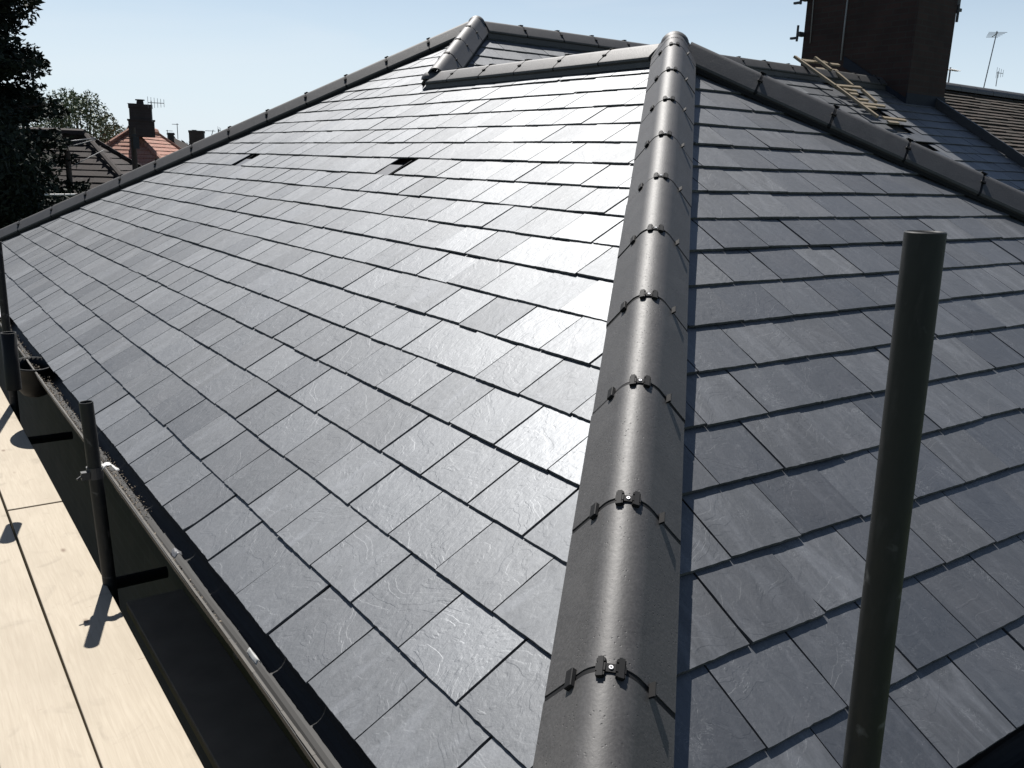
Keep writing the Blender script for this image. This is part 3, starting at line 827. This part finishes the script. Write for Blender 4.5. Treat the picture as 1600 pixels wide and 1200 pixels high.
# near hip direction = -a-b ; ridge heading a : outward bisector -a at (alpha+45)
# e0 (= -a-b) must be the hip pointing at the camera
alpha = radians(32)
rt_top = at(205, 203, 26)
red, ra_, rb_ = hip_house('red_tiled_house', rt_top, dirang(alpha-radians(45))+pi, 4.2, 3.2, radians(40), None, 'brick', 'red_tile', 'house with pinkish red hipped tile roof and dark chimney, beyond the long slate slope', .17, 20)
def stack(parent, c, ang, wx, wy, z0, z1, pots, name='chimney', mat='brick_far', pot_h=.3):
    a_ = Vector((cos(ang), sin(ang), 0)); b_ = Vector((-sin(ang), cos(ang), 0)); c = Vector(c)
    m_ = MB(); H = z1-z0
    m_.box(Vector((c.x, c.y, z0+H*.26)), a_*wx/2*1.12, b_*wy/2*1.12, Z*H*.26)
    m_.box(Vector((c.x, c.y, z0+H*.76)), a_*wx/2*.98, b_*wy/2*.98, Z*H*.24)
    m_.box(Vector((c.x, c.y, z0+H*.525)), a_*wx/2*1.2, b_*wy/2*1.2, Z*H*.02)
    o = m_.build(name, mat, parent)
    m_ = MB(); m_.box(Vector((c.x, c.y, z1-.03)), a_*wx/2*1.04, b_*wy/2*1.04, Z*.05); m_.build('chimney_cap', mat, o)
    for d_, hh in pots:
        m_ = MB(); p = c+a_*d_; m_.tube([(p.x, p.y, z1), (p.x, p.y, z1+hh*.8), (p.x, p.y, z1+hh*.82), (p.x, p.y, z1+hh)], [.11, .09, .13, .13], 12); m_.build('chimney_pot', mat, o)
    return o
def px_m(D): return D/F
cc = at(221, 195, 25.6)
zt = at(221, 165, 25.6).z; zb = at(221, 214, 25.6).z
stack(red, cc, dirang(pi/2), .62, .6, zb, zt, [(-.22, .04), (.0, .16), (.2, .03)])
# dark brown house
bt = at(147, 214, 19)
brown, _, _ = hip_house('brown_tiled_house', at(133, 213, 19), dirang(radians(27+45))+pi, 3.4, 5.0, radians(38), None, 'render', 'brown_tile', 'dark brown tiled house with pale wall half hidden by the conifer', .2, 40)

# far chimneys: two low houses beyond
fh = thing('far_house', at(310, 260, 40)*1, 'low distant house with a square dark chimney above the slate slope', 'house')
m_ = MB(); p = at(312, 236, 40)
a_ = Vector((1, 0, 0)); m_.add([(p.x-3, p.y-1, p.z-2.4), (p.x+4, p.y-1, p.z-2.4), (p.x+4, p.y+5, p.z-2.4), (p.x-3, p.y+5, p.z-2.4), (p.x-1, p.y+2, p.z+.1), (p.x+2, p.y+2, p.z+.1)], [(0, 1, 5, 4), (1, 2, 5), (2, 3, 4, 5), (3, 0, 4)]); m_.build('roof', 'brown_tile', fh)
m_ = MB(); m_.abox(p.x-2.8, p.x+3.8, p.y-.8, p.y+4.8, GZ, p.z-2.4); m_.build('wall', 'brick_far', fh)
ctop = at(307, 205, 40)
stack(fh, at(308, 220, 40), -.4, .62, .6, at(308, 236, 40).z-.5, ctop.z, [(-.1, .05)], mat='brick_far')
fh2 = thing('far_house', at(330, 260, 44), 'distant low roof with a wide stubby stack just right of the square chimney', 'house')
m_ = MB(); p = at(335, 222, 44); m_.abox(p.x-.55, p.x+.9, p.y, p.y+.8, p.z-1.5, p.z+.12); m_.build('chimney', 'brick_far', fh2)
m_ = MB(); m_.abox(p.x-3, p.x+3, p.y-2, p.y+3, GZ, p.z-1.2); m_.build('wall', 'brick_far', fh2)
fh3 = thing('far_house', at(268, 260, 60), 'tiny distant roof with a small pot beside the far wood', 'house')
m_ = MB(); p = at(270, 214, 60); m_.add([(p.x-3, p.y-2, p.z-1.6), (p.x+3, p.y-2, p.z-1.6), (p.x+3, p.y+3, p.z-1.6), (p.x-3, p.y+3, p.z-1.6), (p.x, p.y+.5, p.z+.05)], [(0, 1, 4), (1, 2, 4), (2, 3, 4), (3, 0, 4)]); m_.build('roof', 'brown_tile', fh3)
m_ = MB(); m_.abox(p.x-2.8, p.x+2.8, p.y-1.8, p.y+2.8, GZ, p.z-1.6); m_.build('wall', 'brick_far', fh3)
m_ = MB(); p2_ = at(267, 211, 60); m_.tube([p2_-Z*.4, p2_, p2_+Z*.02, p2_+Z*.15], [.2, .2, .28, .24], 8); m_.build('chimney_pot', 'brick_far', fh3)

# ------------------------------------------------------------------ aerials
def aerial(base, h, boom_dir, boom_len, n_el, el_len, label, tilt=0.0, vert=False, r=.012, mat='alu', lean=(0, 0)):
    t_ = thing('television_aerial', base, label, 'aerial'); base = Vector(base)
    top = base+Vector((lean[0], lean[1], h)); m_ = MB(); m_.tube([base, top], r*1.3, 8); m_.build('mast', mat, t_)
    bd = Vector(boom_dir).normalized(); s0 = top-Z*.05-bd*boom_len*.2; m_ = MB(); m_.tube([s0, s0+bd*boom_len], r, 6); m_.build('boom', mat, t_)
    e = Z if vert else bd.cross(Z).normalized()
    for i in range(n_el):
        p = s0+bd*boom_len*i/(n_el-1); l_ = el_len*(1-.35*i/(n_el-1)); m_ = MB(); m_.tube([p-e*l_/2, p+e*l_/2], r*.6, 5); m_.build('element', mat, t_)
    return t_
b0 = at(238, 190, 25); aerial(b0, at(238, 158, 25).z-b0.z, rgt, .42, 6, .32, 'aerial pointing right on the red house chimney', r=.010, vert=True)
b0 = at(278, 217, 45); aerial(b0, at(278, 193, 45).z-b0.z, -rgt, .3, 4, .6, 'tall thin distant aerial above the far wood', r=.014)
b0 = at(262, 215, 50); aerial(b0, at(262, 203, 50).z-b0.z, rgt, .35, 4, .3, 'short distant aerial left of the tall thin one', r=.014)
b0 = at(330, 214, 40); aerial(b0, at(334, 203, 40).z-b0.z, -rgt, .42, 6, .25, 'aerial by the square distant chimney', r=.012, lean=(.1, 0))
b0 = at(342, 218, 42); aerial(b0, at(342, 202, 42).z-b0.z, rgt, .12, 3, .35, 'small bushy aerial furthest right of the distant ones', r=.014, vert=True)
b0 = at(1534, 150, 22); aerial(b0, at(1546, 52, 22).z-b0.z, Vector((.6, .6, -.12)), .4, 5, .42, 'tall aerial standing above the mossy roof ridge', r=.010, lean=(.12, -.07))
b0 = at(1481, 135, 20); aerial(b0, at(1482, 106, 20).z-b0.z, rgt*.8+Vector((.4, .2, 0)), .4, 5, .22, 'squat aerial peeping out right of the big chimney', r=.014)
b0 = at(1556, 135, 30); aerial(b0, at(1556, 112, 30).z-b0.z, rgt, .3, 4, .35, 'faint small aerial right of the tall one', r=.010, vert=True)
# bits fixed to the big chimney
t_ = thing('aerial_bracket', (10.56, 8.1, 3.2), 'dark aerial clamp bracket on the left edge of the big chimney', 'bracket')
for z, l_ in ((3.66, .16), (3.18, .2)):
    m_ = MB(); m_.box((10.55, 8.12, z), X*.06, Y*.03, Z*.03); m_.box((10.50, 8.14, z+.01), X*.012, Y*.012, Z*l_*.55); m_.box((10.51, 8.2, z-.05), X*.02, Y*.06, Z*.015); m_.build('clamp', 'dark_metal', t_)
t_ = thing('aerial_bracket', (11.55, 6.4, 3.3), 'dark clamp and pipe end on the right edge of the big chimney', 'bracket')
m_ = MB(); m_.box((11.55, 6.40, 3.52), X*.06, Y*.03, Z*.12); m_.box((11.6, 6.38, 3.44), X*.05, Y*.02, Z*.02); m_.tube([(11.56, 6.36, 3.5), (11.56, 6.36, 3.28)], .018, 8); m_.build('clamp', 'dark_metal', t_)
def cable(pts, r, label, mat='wire', name='cable'):
    m_ = MB(); m_.tube(pts, r, 6); return tag(m_.build(name, mat, None, smooth=True, origin=pts[0]), label, 'cable')
cable([(10.6, 7.45, 5.0), (10.6, 7.43, 4.0), (10.585, 7.42, 3.2), (10.59, 7.42, 2.78)], .012, 'pale cable running down the middle of the big chimney')
cable([(10.6, 8.02, 5.0), (10.59, 8.0, 4.0), (10.6, 7.98, 3.05)], .008, 'thin cable down the left edge of the big chimney')

# ------------------------------------------------------------------ poles and wires on the left
tp_ = thing('telegraph_pole', (at(210, 260, 17).x, at(210, 260, 17).y, GZ), 'dark wooden pole with a box in front of the red roof', 'pole')
ta, tb = at(207, 199, 17), at(213, 275, 17); m_ = MB(); m_.tube([(ta.x, ta.y, GZ), (ta.x, ta.y, ta.z)], [.075, .05], 12); m_.build('post', 'bark', tp_)
bx = at(213, 223, 16.9); m_ = MB(); m_.box(bx, rgt*.055, tow*.05, Z*.11); m_.box(bx+Z*.14-rgt*.03, rgt*.04, tow*.04, Z*.02); m_.build('pole_box', 'dark_metal', tp_)
p2 = at(105, 236, 15); m_ = MB(); m_.tube([(p2.x, p2.y, GZ), (p2.x, p2.y, p2.z)], [.06, .045], 10)
tag(m_.build('clothes_post', 'bark', None, origin=(p2.x, p2.y, GZ)), 'dark post in front of the brown tiled roof with wires', 'pole')
cable([at(95, 222, 15), at(120, 219.5, 15.2), at(149, 216, 15.5)], .012, 'bright upper wire crossing the brown roof', 'alu', 'wire')
cable([at(95, 233, 15), at(120, 226, 15.2), at(149, 218, 15.5)], .008, 'second wire fanning below the bright one', 'wire', 'wire')
cable([at(108, 262, 15), at(135, 248, 15.2), at(163, 234, 15.5)], .006, 'lowest slanting wire on the brown roof', 'wire', 'wire')
m_ = MB(); m_.tube([at(70, 304.5, 13), at(136, 304, 13.2)], .014, 8); tag(m_.build('handrail', 'white', None, origin=at(70, 304.5, 13)), 'white rail above the dark hedge at left', 'rail')

# ------------------------------------------------------------------ trees
def leafcloud(mb, c, rx, rz, n, size, rg, flat=.6, droop=0):
    for i in range(n):
        while True:
            d = Vector((rg.uniform(-1, 1), rg.uniform(-1, 1), rg.uniform(-1, 1)))
            if d.length < 1: break
        p = Vector(c)+Vector((d.x*rx, d.y*rx, d.z*rz-droop*(d.x*d.x+d.y*d.y)))
        a_ = Vector((rg.gauss(0, 1), rg.gauss(0, 1), rg.gauss(0, flat))).normalized(); b_ = a_.cross(Vector((rg.gauss(0, 1), rg.gauss(0, 1), rg.gauss(0, 1)))).normalized()
        s_ = size*rg.uniform(.5, 1.3)
        mb.add([p-a_*s_, p+b_*s_*.4, p+a_*s_, p-b_*s_*.4], [(0, 1, 2, 3)])
def conifer(base, H, R, label, rg, n=90, top_cut=1.0, leaves=170, size=.055):
    t_ = thing('conifer_tree', base, label, 'tree'); base = Vector(base)
    m_ = MB(); m_.tube([base, base+Z*H*.6, base+Z*H], [.28, .15, .03], 10); m_.build('trunk', 'bark', t_)
    cr = MB(); br = MB()
    for i in range(n):
        f_ = (i+rg.random())/n; z = .12+.86*f_; r = R*(1-z*.62)*rg.uniform(.62, 1.12); an = i*2.39996+rg.uniform(-.3, .3)
        d = Vector((cos(an), sin(an), 0)); p0 = base+Z*H*z; 
        tip = p0+d*r+Z*(r*rg.uniform(-.1, .32))
        br.tube([p0, p0.lerp(tip, .5)-Z*.05, tip], [.04, .025, .008], 5)
        for j in range(7):
            q_ = p0.lerp(tip, .28+.12*j)-Z*.03
            leafcloud(cr, q_, .36*(1.2-.09*j), .17, leaves//7, size, rg, .5, .1)
        # small sprays hanging at the tip
        for j in range(3):
            leafcloud(cr, tip+d*.06*j+Vector((rg.gauss(0, .1), rg.gauss(0, .1), -.05*j)), .12, .07, 14, size*.8, rg)
    for i in range(60):
        z = .1+.85*i/60; an = i*2.4; leafcloud(cr, base+Z*H*z+Vector((cos(an), sin(an), 0))*R*.28*(1-z*.6), R*.42*(1-z*.6), .35, 260, .09, rg)
    br.build('branches', 'bark', t_); cr.build('crown', 'leaf_dark', t_)
rg = random.Random(9)
cbp = at(-75, 300, 14.5); conifer((cbp.x, cbp.y, GZ), 12.5, 2.55, 'tall dark conifer at the left edge', rg, n=430, leaves=420, size=.07)
def broadleaf(base, H, R, label, rg, n=60, leaves=150, size=.055, mat='leaf'):
    t_ = thing('leafy_tree', base, label, 'tree', 'leafy trees behind the brown roof'); base = Vector(base)
    m_ = MB(); m_.tube([base, base+Z*H*.5, base+Z*H*.8], [.2, .13, .04], 8); m_.build('trunk', 'bark', t_)
    cr = MB(); br = MB()
    for i in range(n):
        an = rg.uniform(0, 2*pi); f_ = rg.uniform(.35, 1); rr = R*sqrt(max(0, 1-((f_-.62)/.45)**2))*rg.uniform(.2, 1)
        tip = base+Vector((cos(an)*rr, sin(an)*rr, H*f_)); br.tube([base+Z*H*min(.75, f_*.7), tip], [.04, .01], 5)
        leafcloud(cr, tip, R*.36, R*.3, leaves, size, rg, 1)
        if f_ > .8:
            for j in range(3): leafcloud(cr, tip+Vector((rg.gauss(0, .1), rg.gauss(0, .1), .12*j+.1)), .06, .12, 12, size*.7, rg, 1)
    br.build('branches', 'bark', t_); cr.build('crown', mat, t_)
for px, py, D, R, lb in ((92, 160, 25, 1.5, 'dark green leafy tree touching the conifer'), (126, 160, 26, 1.15, 'feathery pale green tree between the conifer and the red roof'), (168, 206, 30, .9, 'small low leafy tree against the left hip of the red roof')):
    p = at(px, py, D); broadleaf((p.x, p.y, GZ), p.z-GZ, R, lb, rg)
# hedge at bottom left and far-off wood
mb = MB()
for i in range(60):
    p = at(rg.uniform(-160, 130), rg.uniform(325, 360), rg.uniform(13, 15)); leafcloud(mb, p, .45, .35, 130, .05, rg, 1)
for i in range(46):
    p = at(rg.uniform(-150, 62), rg.uniform(215, 330), rg.uniform(12.5, 14)); leafcloud(mb, p, .4, .4, 150, .05, rg, 1)
o = mb.build('hedge', 'leaf_dark'); tag(o, 'dark unlit hedge below the conifer at the left edge', 'hedge')
mb = MB()
for i in range(420):
    D = rg.uniform(95, 150); p = at(rg.uniform(-700, 2300), 250, D); h = 7.6+rg.uniform(-.8, 1.0)
    leafcloud(mb, (p.x, p.y, GZ+h*.5+1.6), 2.6, h*.34, 60, .6, rg, 1)
tag(mb.build('distant_wood', 'leaf_dark'), 'low dark line of far-off trees on the horizon', 'wood', kind='stuff')
